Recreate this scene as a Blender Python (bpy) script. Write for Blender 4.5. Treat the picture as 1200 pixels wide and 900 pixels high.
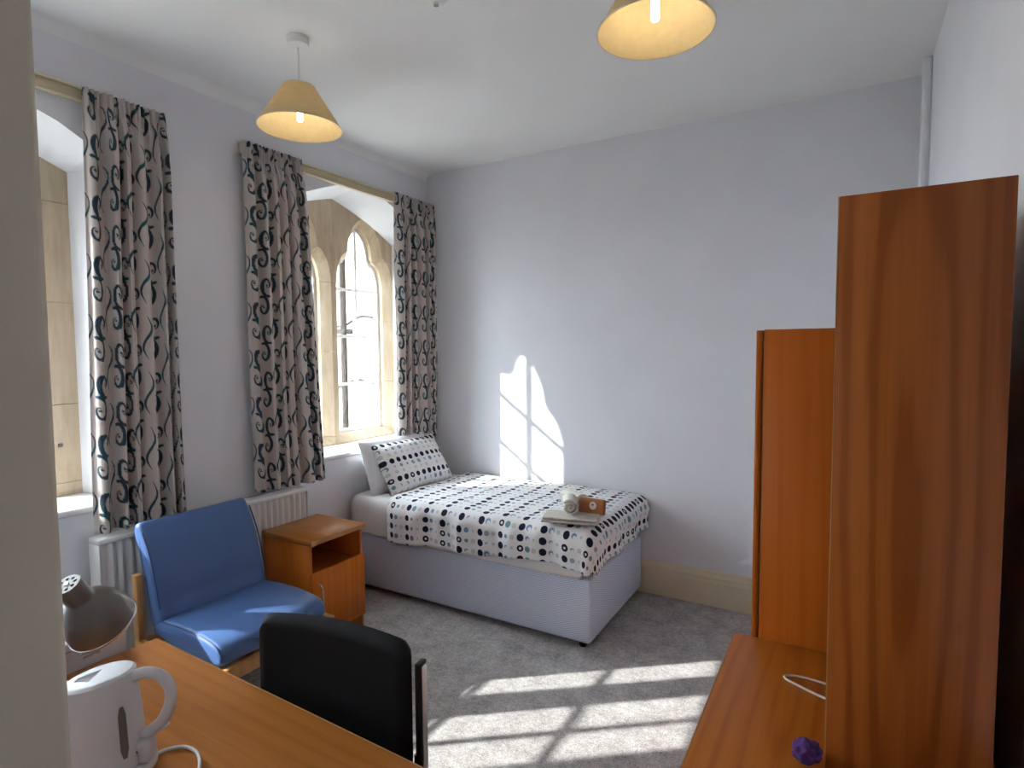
import bpy, bmesh, math, random
import numpy as np
from mathutils import Vector, Matrix, noise
random.seed(7)
PI = math.pi
S = bpy.context.scene
C = S.collection
for o in list(bpy.data.objects):
    bpy.data.objects.remove(o)

# ------------------------------------------------------------------ camera, sky, sun, exposure
CAM = (2.911, 0.0, 1.6)
yaw, pitch, roll = [math.radians(a) for a in (-30.3377, -3.3338, -0.3899)]
fw = Vector((math.sin(yaw)*math.cos(pitch), math.cos(yaw)*math.cos(pitch), math.sin(pitch)))
rt = Vector((math.cos(yaw), -math.sin(yaw), 0)); up = rt.cross(fw)
r2 = rt*math.cos(roll)+up*math.sin(roll); u2 = -rt*math.sin(roll)+up*math.cos(roll)
cd = bpy.data.cameras.new('camera'); cam = bpy.data.objects.new('camera', cd); C.objects.link(cam)
cam.matrix_world = Matrix((( r2.x, u2.x, -fw.x, CAM[0]), (r2.y, u2.y, -fw.y, CAM[1]), (r2.z, u2.z, -fw.z, CAM[2]), (0, 0, 0, 1)))
cd.sensor_width = 36; cd.lens = 673.64/1200*36; cd.clip_start = 0.02
S.camera = cam

w = bpy.data.worlds.new('sky'); S.world = w; w.use_nodes = True
bg = w.node_tree.nodes['Background']
bg.inputs[0].default_value = (0.80, 0.89, 1.0, 1); bg.inputs[1].default_value = 15.0

SUN = Vector((1.0, 0.77, -0.735)).normalized()
sd = bpy.data.lights.new('sun_offscreen', 'SUN'); so = bpy.data.objects.new('sun_offscreen', sd); C.objects.link(so)
so.rotation_euler = SUN.to_track_quat('-Z', 'Y').to_euler(); so.location = (-6, -4, 6)
sd.energy = 7.6; sd.angle = math.radians(0.55); sd.color = (1.0, 0.98, 0.95)

S.view_settings.view_transform = 'Standard'; S.view_settings.look = 'None'
S.view_settings.gamma = 1; S.view_settings.use_curve_mapping = False
S.view_settings.exposure = 0.88

# ------------------------------------------------------------------ object helpers
def put(name, me, mat=None, parent=None, loc=None):
    o = bpy.data.objects.new(name, me); C.objects.link(o)
    if mat is not None and hasattr(me, 'materials') and not me.materials: me.materials.append(mat)
    if parent is not None: o.parent = parent
    if loc is not None: o.location = loc
    return o
def tag(o, label, cat, group=None, kind=None):
    o['label'] = label; o['category'] = cat
    if group: o['group'] = group
    if kind: o['kind'] = kind
    return o
def thing(name, label, cat, loc=(0, 0, 0), rz=0, group=None, kind=None):
    o = bpy.data.objects.new(name, None); C.objects.link(o); o.empty_display_size = .1
    o.location = loc; o.rotation_euler = (0, 0, rz)
    return tag(o, label, cat, group, kind)
def bm_obj(name, bm, mat, parent=None, smooth=False, loc=None, angle=40):
    me = bpy.data.meshes.new(name); bmesh.ops.recalc_face_normals(bm, faces=bm.faces); bm.to_mesh(me); bm.free()
    if smooth:
        me.polygons.foreach_set('use_smooth', [True]*len(me.polygons))
        try: me.set_sharp_from_angle(angle=math.radians(angle))
        except Exception: pass
    return put(name, me, mat, parent, loc)
def pyd(name, v, f, mat, parent=None, smooth=False, angle=60):
    bm = bmesh.new(); vs = [bm.verts.new(p) for p in v]
    for q in f:
        try: bm.faces.new([vs[i] for i in q])
        except ValueError: pass
    return bm_obj(name, bm, mat, parent, smooth, angle=angle)
def addbox(bm, x0, x1, y0, y1, z0, z1, bev=0.0, seg=2, M=None):
    r = bmesh.ops.create_cube(bm, size=1)
    vs = r['verts']
    for v in vs:
        v.co = Vector((x0+(v.co.x+.5)*(x1-x0), y0+(v.co.y+.5)*(y1-y0), z0+(v.co.z+.5)*(z1-z0)))
    if bev > 0:
        es = list({e for v in vs for e in v.link_edges})
        rr = bmesh.ops.bevel(bm, geom=es, offset=bev, segments=seg, affect='EDGES', profile=.5)
        vs = rr['verts']
    if M is not None:
        fs = {v for v in vs}
        bmesh.ops.transform(bm, matrix=M, verts=list(fs))
    return vs
def box(name, x0, x1, y0, y1, z0, z1, mat, parent=None, bev=0.0, seg=2, M=None):
    bm = bmesh.new(); addbox(bm, x0, x1, y0, y1, z0, z1, bev, seg)
    if M is not None: bmesh.ops.transform(bm, matrix=M, verts=bm.verts)
    return bm_obj(name, bm, mat, parent, smooth=bev > 0, angle=50)
def lathe(name, prof, mat, parent=None, n=32, M=None, smooth=True, sx=1, sy=1, angle=35):
    v, f = [], []
    for r, z in prof:
        for i in range(n):
            a = 2*PI*i/n; v.append((r*math.cos(a)*sx, r*math.sin(a)*sy, z))
    for j in range(len(prof)-1):
        for i in range(n):
            k = (i+1) % n; f.append((j*n+i, j*n+k, (j+1)*n+k, (j+1)*n+i))
    bm = bmesh.new(); vs = [bm.verts.new(p) for p in v]
    for q in f: bm.faces.new([vs[i] for i in q])
    bmesh.ops.remove_doubles(bm, verts=bm.verts, dist=1e-6)
    if M is not None: bmesh.ops.transform(bm, matrix=M, verts=bm.verts)
    return bm_obj(name, bm, mat, parent, smooth, angle=angle)
def catmull(pts, k=8):
    P = [Vector(p) for p in pts]; out = []
    P = [P[0]*2-P[1]]+P+[P[-1]*2-P[-2]]
    for i in range(1, len(P)-2):
        for j in range(k):
            t = j/k; a, b, c, d = P[i-1], P[i], P[i+1], P[i+2]
            out.append(.5*((2*b)+(c-a)*t+(2*a-5*b+4*c-d)*t*t+(3*b-a-3*c+d)*t**3))
    out.append(P[-2]); return out
def tube(name, pts, r, mat, parent=None, n=10, ry=None, upv=(0, 0, 1)):
    """sweep an ellipse (r, ry) along points; r may be a list"""
    v, f = [], []; P = [Vector(p) for p in pts]; m = len(P)
    for i, p in enumerate(P):
        t = (P[min(i+1, m-1)]-P[max(i-1, 0)]).normalized()
        U = Vector(upv)
        if abs(t.dot(U)) > .98: U = Vector((1, 0, 0)) if abs(t.x) < .9 else Vector((0, 1, 0))
        a = t.cross(U).normalized(); b = a.cross(t)
        ra = r[i] if isinstance(r, (list, tuple)) else r
        rb = ra if ry is None else (ry[i] if isinstance(ry, (list, tuple)) else ry)
        for k in range(n):
            q = 2*PI*k/n; v.append(p+a*ra*math.cos(q)+b*rb*math.sin(q))
    for i in range(m-1):
        for k in range(n):
            l = (k+1) % n; f.append((i*n+k, i*n+l, (i+1)*n+l, (i+1)*n+k))
    f.append(tuple(range(n))[::-1]); f.append(tuple((m-1)*n+k for k in range(n)))
    return pyd(name, v, f, mat, parent, True)
def dup(root, loc=None, rz=None, label=None):
    def cp(o, par):
        c = o.copy(); C.objects.link(c); c.parent = par
        for ch in o.children: cp(ch, c)
        return c
    r = cp(root, None)
    if loc is not None: r.location = loc
    if rz is not None: r.rotation_euler = (0, 0, rz)
    if label: r['label'] = label
    return r
RX = lambda a: Matrix.Rotation(a, 4, 'X')
RY = lambda a: Matrix.Rotation(a, 4, 'Y')
RZ = lambda a: Matrix.Rotation(a, 4, 'Z')
T = lambda x, y, z: Matrix.Translation((x, y, z))

# ------------------------------------------------------------------ material helpers
class N:
    def __init__(s, name, rough=.6, spec=.5, metal=0):
        s.m = bpy.data.materials.new(name); s.m.use_nodes = True; s.t = s.m.node_tree
        s.b = s.t.nodes['Principled BSDF']; s.b.inputs['Roughness'].default_value = rough
        s.b.inputs['Specular IOR Level'].default_value = spec; s.b.inputs['Metallic'].default_value = metal
    def n(s, t, **k):
        x = s.t.nodes.new(t)
        for a, v in k.items(): setattr(x, a, v)
        return x
    def l(s, a, b): s.t.links.new(a, b)
    def coord(s, kind='Object', scale=(1, 1, 1), rot=(0, 0, 0)):
        tc = s.n('ShaderNodeTexCoord'); mp = s.n('ShaderNodeMapping'); mp.inputs['Scale'].default_value = scale
        mp.inputs['Rotation'].default_value = rot; s.l(tc.outputs[kind], mp.inputs[0]); return mp.outputs[0]
    def noise(s, vec, scale, detail=3, rough=.5):
        x = s.n('ShaderNodeTexNoise'); x.inputs['Scale'].default_value = scale; x.inputs['Detail'].default_value = detail
        x.inputs['Roughness'].default_value = rough; s.l(vec, x.inputs['Vector']); return x.outputs['Fac']
    def ramp(s, fac, stops):
        r = s.n('ShaderNodeValToRGB'); e = r.color_ramp.elements
        while len(e) < len(stops): e.new(.5)
        for i, (p, c) in enumerate(stops): e[i].position = p; e[i].color = (*c, 1)
        s.l(fac, r.inputs[0]); return r.outputs[0]
    def bump(s, h, strength, dist):
        b = s.n('ShaderNodeBump'); b.inputs['Strength'].default_value = strength; b.inputs['Distance'].default_value = dist
        s.l(h, b.inputs['Height']); s.l(b.outputs[0], s.b.inputs['Normal'])
    def mix(s, f, a, b):
        x = s.n('ShaderNodeMix', data_type='RGBA')
        for sock, val in ((x.inputs[0], f), (x.inputs[6], a), (x.inputs[7], b)):
            if isinstance(val, (tuple, float, int)): sock.default_value = (*val, 1) if isinstance(val, tuple) else val
            else: s.l(val, sock)
        return x.outputs[2]
    def math(s, op, a, b=None, c=None):
        x = s.n('ShaderNodeMath', operation=op)
        for i, val in enumerate((a, b, c)):
            if val is None: continue
            if isinstance(val, (int, float)): x.inputs[i].default_value = val
            else: s.l(val, x.inputs[i])
        return x.outputs[0]
    def col(s, c):
        if isinstance(c, tuple): s.b.inputs['Base Color'].default_value = (*c, 1)
        else: s.l(c, s.b.inputs['Base Color'])
        return s
def plain(name, c, rough=.5, var=.06, scale=8, spec=.5, metal=0, bump=0, bscale=200, bdist=.001):
    m = N(name, rough, spec, metal); v = m.coord()
    f = m.noise(v, scale)
    m.col(m.ramp(f, [(.3, tuple(x*(1-var) for x in c)), (.7, tuple(min(1, x*(1+var)) for x in c))]))
    if bump: m.bump(m.noise(v, bscale, 2), bump, bdist)
    return m.m
def wood(name, light, dark, axis='z', rough=.38, centre=None, ring=.16, spec=.25):
    """veneer: fine pores and streaks along the axis, with faint cathedral rings round a centre"""
    m = N(name, rough, spec)
    st = {'x': (.085, 1, 1), 'y': (1, .085, 1), 'z': (1, 1, .085)}[axis]
    tc = m.n('ShaderNodeTexCoord'); mp = m.n('ShaderNodeMapping'); mp.inputs['Scale'].default_value = st
    if centre: mp.inputs['Location'].default_value = tuple(-p*q for p, q in zip(centre, st))
    m.l(tc.outputs['Object'], mp.inputs[0]); v = mp.outputs[0]
    wv = m.n('ShaderNodeTexWave', wave_type='RINGS', rings_direction='SPHERICAL', wave_profile='SIN')
    wv.inputs['Scale'].default_value = 7.5; wv.inputs['Distortion'].default_value = 7; wv.inputs['Detail'].default_value = 3
    wv.inputs['Detail Scale'].default_value = .9; wv.inputs['Detail Roughness'].default_value = .6; m.l(v, wv.inputs['Vector'])
    fine = m.coord('Object', tuple(2.5 if a < .5 else 110 for a in st)); fn = m.noise(fine, 2, 4, .65)
    streak = m.coord('Object', tuple(.5 if a < .5 else 26 for a in st)); sn = m.noise(streak, 1.5, 3, .55)
    a = m.math('MULTIPLY', m.math('POWER', wv.outputs['Fac'], 3.0), ring)
    b = m.math('MULTIPLY_ADD', fn, .35, a)
    c = m.math('MULTIPLY_ADD', sn, .50, b)
    m.col(m.ramp(c, [(.28, light), (.72, dark)]))
    m.bump(fn, .10, .0005)
    return m.m
MAT = {}
MAT['wall'] = plain('wall_paint', (.79, .79, .835), .75, .02, 3, .25, bump=.08, bscale=60, bdist=.002)
MAT['ceil'] = plain('ceiling_paint', (.86, .86, .86), .8, .015, 2, .2, bump=.06, bscale=40, bdist=.002)
MAT['white'] = plain('white_gloss_paint', (.80, .80, .80), .35, .02, 4)
MAT['reveal'] = plain('white_plaster', (.80, .81, .84), .7, .02, 4, .3)
MAT['cream'] = plain('cream_gloss_paint', (.78, .68, .50), .35, .04, 5)
MAT['railwood'] = plain('cream_rail_paint', (.62, .53, .34), .5, .05, 6)
MAT['jamb'] = plain('door_frame_paint', (.72, .63, .50), .45, .03, 3)
MAT['wood'] = wood('beech_veneer_upright', (.74, .215, .026), (.60, .150, .014), 'z')
MAT['wood_red'] = wood('orange_beech_veneer_upright', (.50, .125, .013), (.41, .088, .007), 'z', spec=.15)
MAT['wood_x'] = wood('beech_veneer_along_x', (.50, .185, .036), (.37, .118, .018), 'x', centre=(1.75, .62, .75))
MAT['wood_y'] = wood('beech_veneer_along_y', (.50, .155, .018), (.36, .092, .008), 'y', centre=(2.80, 1.45, .75), ring=.22, spec=.15)
MAT['wood_dark'] = wood('teak_veneer_upright', (.44, .125, .024), (.28, .066, .011), 'z', centre=(3.01, 1.25, 1.25), ring=.40)
MAT['wood_edge'] = plain('beech_edge_lipping', (.55, .27, .09), .45, .08, 20)
MAT['frame_wood'] = wood('chair_frame_beech', (.60, .33, .125), (.48, .23, .08), 'z', .4)
MAT['blue'] = plain('blue_vinyl', (.075, .150, .345), .42, .05, 5, .45, bump=.05, bscale=300, bdist=.0004)
MAT['bluepipe'] = plain('dark_blue_piping', (.03, .06, .16), .5)
MAT['black'] = plain('black_woven_fabric', (.012, .012, .014), .85, .25, 400, .25, bump=.3, bscale=700, bdist=.0006)
MAT['blackmetal'] = plain('black_painted_steel', (.010, .010, .011), .4)
MAT['chrome'] = plain('brushed_chrome', (.7, .7, .7), .25, .03, 10, .5, 1.0)
MAT['plastic'] = plain('white_plastic', (.70, .69, .70), .45, .015, 4, .2)
MAT['plastic_grey'] = plain('grey_translucent_plastic', (.16, .16, .13), .3)
MAT['lampgrey'] = plain('grey_lamp_enamel', (.15, .14, .13), .3, .05, 10, .5, .5)
MAT['lampdark'] = plain('black_knob_plastic', (.02, .02, .02), .7)
MAT['rad'] = plain('radiator_enamel', (.76, .745, .72), .35, .015, 4)
MAT['pillow'] = plain('white_cotton', (.80, .80, .82), .85, .02, 8, .2, bump=.15, bscale=25, bdist=.004)
MAT['sheet'] = plain('pale_pink_sheet', (.74, .70, .70), .85, .03, 8, .2, bump=.15, bscale=30, bdist=.003)
MAT['towel'] = plain('white_terry', (.74, .71, .64), .95, .06, 60, .1, bump=.6, bscale=350, bdist=.002)
MAT['towel_grey'] = plain('beige_terry', (.60, .55, .49), .95, .08, 60, .1, bump=.6, bscale=350, bdist=.002)
MAT['brown'] = plain('brown_paper', (.36, .13, .035), .55, .1, 30)
MAT['sticker'] = plain('round_sticker_paper', (.70, .68, .62), .6)
MAT['purple'] = plain('purple_cloth', (.10, .04, .16), .9, .2, 60, .2, bump=.4, bscale=120, bdist=.003)
MAT['fridge'] = plain('white_enamel', (.72, .71, .71), .4, .02, 4)
MAT['ink'] = plain('dark_print', (.08, .08, .10), .6)
MAT['mortar'] = plain('lime_mortar', (.52, .46, .36), .9, .05, 30, .2)
MAT['pipe'] = plain('dark_cast_iron', (.026, .022, .019), .8, spec=.1)
MAT['ground'] = plain('pale_gravel', (.24, .22, .19), .9, .15, 3, .2)

def carpet():
    m = N('grey_brown_carpet', .95, .1); v = m.coord()
    f1 = m.noise(v, 150, 4, .75); f2 = m.noise(v, 9, 5, .65); f3 = m.noise(v, 45, 3, .6)
    k = m.math('MULTIPLY_ADD', f2, .30, m.math('MULTIPLY_ADD', f3, .25, m.math('MULTIPLY', f1, .65)))
    m.col(m.ramp(k, [(.46, (.20, .182, .172)), (.60, (.43, .405, .395)), (.76, (.72, .69, .68))]))
    m.bump(m.noise(v, 260, 3, .7), .7, .006); return m.m
MAT['carpet'] = carpet()
def stone(name, a, b):
    m = N(name, .9, .2); v = m.coord(); g = m.coord('Object', (5, 5, .8))
    f = m.math('MULTIPLY_ADD', m.noise(g, 5, 4, .6), .6, m.math('MULTIPLY', m.noise(v, 3, 3), .45))
    m.col(m.ramp(f, [(.30, a), (.75, b)])); m.bump(m.noise(v, 60, 4, .6), .25, .004); return m.m
MAT['stone'] = stone('honey_sandstone', (.40, .30, .19), (.64, .53, .40))
MAT['stone_out'] = stone('pale_ashlar', (.23, .195, .16), (.29, .25, .21))
def divan():
    m = N('blue_grey_divan_weave', .85, .2); v = m.coord()
    wv = m.n('ShaderNodeTexWave', wave_type='BANDS', bands_direction='Z', wave_profile='SIN')
    wv.inputs['Scale'].default_value = 26; wv.inputs['Distortion'].default_value = 0
    tc = m.n('ShaderNodeTexCoord'); sp = m.n('ShaderNodeSeparateXYZ'); m.l(tc.outputs['Object'], sp.inputs[0])
    hs = m.math('ADD', sp.outputs[0], sp.outputs[1])
    zz = m.math('MULTIPLY_ADD', m.math('SINE', m.math('MULTIPLY', hs, 190)), .0045, sp.outputs[2])
    cb = m.n('ShaderNodeCombineXYZ'); m.l(zz, cb.inputs[2]); m.l(cb.outputs[0], wv.inputs['Vector'])
    m.col(m.ramp(wv.outputs['Fac'], [(.30, (.49, .54, .70)), (.62, (.74, .79, .92))])); m.bump(wv.outputs['Fac'], .4, .002); return m.m
MAT['divan'] = divan()
def glass():
    m = N('window_glass'); nt = m.t; tr = m.n('ShaderNodeBsdfTransparent'); gl = m.n('ShaderNodeBsdfGlossy')
    tr.inputs[0].default_value = (.93, .95, .94, 1); gl.inputs['Roughness'].default_value = .02
    mx = m.n('ShaderNodeMixShader'); mx.inputs[0].default_value = .05
    m.l(tr.outputs[0], mx.inputs[1]); m.l(gl.outputs[0], mx.inputs[2])
    m.l(mx.outputs[0], nt.nodes['Material Output'].inputs[0]); return m.m
MAT['glass'] = glass()
def shade():
    m = N('cream_lamp_shade', .8, .1); v = m.coord()
    m.col(m.ramp(m.noise(v, 40), [(.3, (.68, .55, .31)), (.7, (.76, .62, .37))]))
    tl = m.n('ShaderNodeBsdfTranslucent'); tl.inputs[0].default_value = (.70, .58, .38, 1)
    mx = m.n('ShaderNodeMixShader'); mx.inputs[0].default_value = .35
    m.l(m.b.outputs[0], mx.inputs[1]); m.l(tl.outputs[0], mx.inputs[2])
    m.l(mx.outputs[0], m.t.nodes['Material Output'].inputs[0]); return m.m
MAT['shade'] = shade()
def bulb():
    m = N('lit_bulb'); m.b.inputs['Emission Color'].default_value = (1, .90, .72, 1); m.b.inputs['Emission Strength'].default_value = 9
    m.col((.9, .9, .9)); return m.m
MAT['bulb'] = bulb()
def curtain_mat():
    m = N('curtain_print', .85, .15)
    at = m.n('ShaderNodeAttribute', attribute_name='print'); v = m.coord()
    m.col(at.outputs['Color']); m.bump(m.noise(v, 700, 2), .15, .0006)
    tl = m.n('ShaderNodeBsdfTranslucent'); m.l(at.outputs['Color'], tl.inputs[0])
    mx = m.n('ShaderNodeMixShader'); mx.inputs[0].default_value = .12
    m.l(m.b.outputs[0], mx.inputs[1]); m.l(tl.outputs[0], mx.inputs[2])
    m.l(mx.outputs[0], m.t.nodes['Material Output'].inputs[0]); return m.m
MAT['curtain'] = curtain_mat()
def dots(name, pu, pv):
    """rows of dots along v: navy / blue / faint beige columns repeating along u (uv in metres)"""
    m = N(name, .85, .2)
    tc = m.n('ShaderNodeTexCoord'); sp = m.n('ShaderNodeSeparateXYZ'); m.l(tc.outputs['UV'], sp.inputs[0])
    u, v = sp.outputs[0], sp.outputs[1]
    iv = m.math('FLOOR', m.math('DIVIDE', v, pv)); iu = m.math('FLOOR', m.math('DIVIDE', u, pu))
    cb = m.n('ShaderNodeCombineXYZ'); m.l(iu, cb.inputs[0]); m.l(iv, cb.inputs[1])
    wn = m.n('ShaderNodeTexWhiteNoise', noise_dimensions='2D'); m.l(cb.outputs[0], wn.inputs['Vector'])
    sw = m.n('ShaderNodeSeparateColor'); m.l(wn.outputs['Color'], sw.inputs[0])
    fu = m.math('MULTIPLY', m.math('SUBTRACT', m.math('DIVIDE', u, pu), iu), pu)
    fv = m.math('MULTIPLY', m.math('SUBTRACT', m.math('SUBTRACT', m.math('DIVIDE', v, pv), iv), .5), pv)
    def disc(c, r, rv=0, sel=None, dv=0):
        a = m.math('SUBTRACT', fu, c*pu); b = m.math('ADD', fv, dv)
        d = m.math('SQRT', m.math('ADD', m.math('MULTIPLY', a, a), m.math('MULTIPLY', b, b)))
        rad = m.math('MULTIPLY_ADD', sel, rv, r) if sel is not None else r
        return m.math('MINIMUM', m.math('MAXIMUM', m.math('MULTIPLY', m.math('SUBTRACT', rad, d), 900), 0), 1)
    base = m.ramp(m.noise(m.coord(), 6), [(.3, (.78, .765, .77)), (.7, (.84, .83, .835))])
    R = min(pv*.335, .0200)
    navy = disc(.14, R*.9, R*.18, sw.outputs[0])
    hole = disc(.14, R*.42, 0); pick = m.math('GREATER_THAN', sw.outputs[2], .86)
    navy = m.math('SUBTRACT', navy, m.math('MULTIPLY', m.math('MULTIPLY', hole, pick), .85))
    bl = disc(.47, R*.45, R*.5, sw.outputs[1])
    cres = m.math('MULTIPLY', disc(.50, R*.55, 0, None, R*.35), m.math('GREATER_THAN', sw.outputs[0], .55))
    bl = m.math('SUBTRACT', bl, m.math('MULTIPLY', cres, .9))
    gy = disc(.77, R*.35, R*.45, sw.outputs[2])
    bcol = m.ramp(sw.outputs[2], [(.25, (.17, .28, .42)), (.5, (.30, .40, .50)), (.8, (.16, .32, .36))])
    gcol = m.ramp(sw.outputs[0], [(.3, (.62, .52, .46)), (.7, (.50, .50, .47))])
    c = m.mix(m.math('MULTIPLY', gy, .75), base, gcol)
    c = m.mix(m.math('MAXIMUM', bl, 0.0), c, bcol)
    c = m.mix(m.math('MAXIMUM', navy, 0.0), c, (.012, .016, .040))
    m.col(c); m.bump(m.noise(m.coord(), 30, 3), .3, .006)
    return m.m
MAT['duvet'] = dots('dotted_duvet_print', .135, .060)
MAT['pillowdots'] = dots('dotted_pillow_print', .132, .058)

# ------------------------------------------------------------------ room shell
XR, YB, H, YF = 3.224, 3.66, 2.985, 0.176
box('floor', -.32, 4.0, -1.7, YB+.2, -.06, 0, MAT['carpet'])
tag(bpy.data.objects['floor'], 'grey brown fitted carpet covering the bedroom floor', 'floor', kind='structure')
tag(box('ceiling', -.32, 4.0, -1.7, YB+.2, H, H+.1, MAT['ceil']), 'white painted plaster ceiling over the bedroom', 'ceiling', kind='structure')
tag(box('wall_back', -.32, 4.0, YB, YB+.2, 0, H, MAT['wall']), 'pale lilac back wall behind the bed', 'wall', kind='structure')
tag(box('wall_right', XR, XR+.2, YF, YB, 0, H, MAT['wall']), 'pale lilac side wall behind the wardrobe and bookcase', 'wall', kind='structure')
# front wall with the doorway the camera looks through
DX0, DX1, DH = 2.456, 3.19, 2.42
fwl = bmesh.new()
addbox(fwl, -.32, DX0-.03, YF-.14, YF, 0, H); addbox(fwl, DX1+.03, 4.0, YF-.14, YF, 0, H); addbox(fwl, DX0-.03, DX1+.03, YF-.14, YF, DH+.03, H)
tag(bm_obj('wall_front', fwl, MAT['wall']), 'pale lilac wall with the entrance doorway', 'wall', kind='structure')
dr = thing('door_1', 'cream painted frame of the open entrance doorway', 'door frame', (0, 0, 0), kind='structure')
box('jamb', DX0-.03, DX0, YF-.16, YF, 0, DH, MAT['jamb'], dr, .006)
box('jamb', DX1, DX1+.03, YF-.16, YF, 0, DH, MAT['jamb'], dr, .006)
box('head', DX0-.03, DX1+.03, YF-.16, YF, DH, DH+.03, MAT['jamb'], dr, .006)
box('architrave', DX0-.13, DX0-.065, YF+.0005, YF+.015, 0, DH+.09, MAT['jamb'], dr, .006)
# hall behind the camera
tag(box('wall_hall', -.32, 4.0, -1.9, -1.7, 0, H, MAT['wall']), 'pale hall wall facing the entrance doorway', 'wall', kind='structure')
tag(box('wall_hall_end', -.52, -.32, -1.9, YF-.14, 0, H, MAT['wall']), 'pale wall closing one end of the hall', 'wall', kind='structure')
tag(box('wall_hall_side', 4.0, 4.2, -1.9, YF-.14, 0, H, MAT['wall']), 'pale wall closing the other end of the hall', 'wall', kind='structure')

# windows ------------------------------------------------------------
WC = {1: .612, 2: 2.955}
WS = {1: 1.2, 2: 1.03}       # width of each recess
HW_A = [(-.66, 2.45), (-.60, 2.50), (-.48, 2.58), (-.34, 2.64), (-.20, 2.695), (-.08, 2.728), (0, 2.74)]
HW_B = [(-.60, 2.455), (-.52, 2.495), (-.45, 2.53), (-.34, 2.58), (-.20, 2.63), (-.08, 2.668), (0, 2.69)]
sym = lambda h: h+[(-y, z) for y, z in h[:-1]][::-1]
PA, PB = sym(HW_A), sym(HW_B)
SILL = .915
bm = bmesh.new()
def quad(bm, *p):
    bm.faces.new([bm.verts.new(q) for q in p])
prev = YF-.14
for k in (1, 2):
    c = WC[k]; pts = [(c+y*WS[k], z) for y, z in PA]
    y0 = pts[0][0]
    if y0 > prev: quad(bm, (0, prev, 0), (0, y0, 0), (0, y0, H), (0, prev, H))
    for (ya, za), (yb, zb) in zip(pts, pts[1:]):
        quad(bm, (0, ya, 0), (0, yb, 0), (0, yb, SILL), (0, ya, SILL))
        quad(bm, (0, ya, za), (0, yb, zb), (0, yb, H), (0, ya, H))
    prev = pts[-1][0]
quad(bm, (0, prev, 0), (0, YB, 0), (0, YB, H), (0, prev, H))
# far side of the inner leaf, so that the wall has thickness
bmesh.ops.remove_doubles(bm, verts=bm.verts, dist=1e-5)
wl = bm_obj('wall_left', bm, MAT['wall'])
tag(wl, 'pale lilac wall with the two arched window recesses', 'wall', kind='structure')
rv = bmesh.new()
for k in (1, 2):
    c = WC[k]
    q = WS[k]
    A = [(0, c+q*PA[0][0], SILL)]+[(0, c+q*y, z) for y, z in PA]+[(0, c-q*PA[0][0], SILL)]
    B = [(-.30, c+q*PB[0][0], SILL)]+[(-.30, c+q*y, z) for y, z in PB]+[(-.30, c-q*PB[0][0], SILL)]
    n = len(A)
    for i in range(n):
        j = (i+1) % n
        quad(rv, A[i], A[j], B[j], B[i])
bmesh.ops.remove_doubles(rv, verts=rv.verts, dist=1e-5)
bm_obj('reveal', rv, MAT['reveal'], wl)

def light_profile(yc, hw=.245, sill=.985):
    """half-outline of a trefoil-headed light, mirrored to a closed polygon (y, z)"""
    h = [(hw, sill), (hw, 2.075)]
    for a in np.linspace(0, 1, 7)[1:]:          # side lobe
        t = a*PI*.5; h.append((hw-.095*(1-math.cos(t)), 2.075+.215*math.sin(t)))
    for a in np.linspace(0, 1, 9)[1:]:          # top lobe: bulges, then closes to a point
        t = a; x = .130*(1-t)**.62*(1+.42*t); z = 2.29+.265*t
        h.append((max(x+.012*math.sin(PI*t), 0 if t == 1 else .004), z))
    h[-1] = (0, 2.557)
    L = [(yc-y, z) for y, z in h[:-1]]
    return L+[(yc, 2.557)]+[(yc+y, z) for y, z in h[:-1]][::-1]
def offset_poly(P, d):
    out = []; n = len(P)
    for i in range(n):
        a, b, c = Vector(P[i-1]), Vector(P[i]), Vector(P[(i+1) % n])
        e1 = (b-a).normalized(); e2 = (c-b).normalized()
        n1 = Vector((-e1.y, e1.x)); n2 = Vector((-e2.y, e2.x)); nn = (n1+n2)
        nn = nn.normalized() if nn.length > 1e-6 else n1
        k = d/max(.55, nn.dot(n1)); out.append((b.x+nn.x*k, b.y+nn.y*k))
    return out
def loft(polys):
    """polys: list of (x, polygon)"""
    bm = bmesh.new(); rows = [[bm.verts.new((x, y, z)) for y, z in p] for x, p in polys]
    n = len(rows[0])
    for a, b in zip(rows, rows[1:]):
        for i in range(n): bm.faces.new((a[i], a[(i+1) % n], b[(i+1) % n], b[i]))
    bm.faces.new(rows[0]); bm.faces.new(rows[-1][::-1])
    bmesh.ops.recalc_face_normals(bm, faces=bm.faces); return bm
def tmp(bm):
    me = bpy.data.meshes.new('tmp'); bm.to_mesh(me); bm.free(); return me
def holed(rect, layers):
    """solid plate with holes: rect=(y0,y1,z0,z1); layers=[(x, [hole polygons])] from front to back"""
    bm = bmesh.new(); y0, y1, z0, z1 = rect
    rows = []
    for x, polys in layers:
        loops = [[bm.verts.new((x, y, z)) for y, z in p] for p in polys]
        rows.append(loops)
    xs = [layers[0][0], layers[-1][0]]
    outer = [[bm.verts.new((x, y, z)) for y, z in ((y0, z0), (y1, z0), (y1, z1), (y0, z1))] for x in xs]
    for i in range(4): bm.faces.new((outer[0][i], outer[0][(i+1) % 4], outer[1][(i+1) % 4], outer[1][i]))
    for ra, rb in zip(rows, rows[1:]):
        for la, lb in zip(ra, rb):
            n = len(la)
            for i in range(n): bm.faces.new((la[i], la[(i+1) % n], lb[(i+1) % n], lb[i]))
    for o, loops in ((outer[0], rows[0]), (outer[1], rows[-1])):
        es = []
        for lp in [o]+loops:
            for i in range(len(lp)):
                e = bm.edges.get((lp[i], lp[(i+1) % len(lp)])) or bm.edges.new((lp[i], lp[(i+1) % len(lp)])); es.append(e)
        bmesh.ops.triangle_fill(bm, use_beauty=True, use_dissolve=False, edges=es)
    bmesh.ops.recalc_face_normals(bm, faces=bm.faces); return bm
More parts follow.
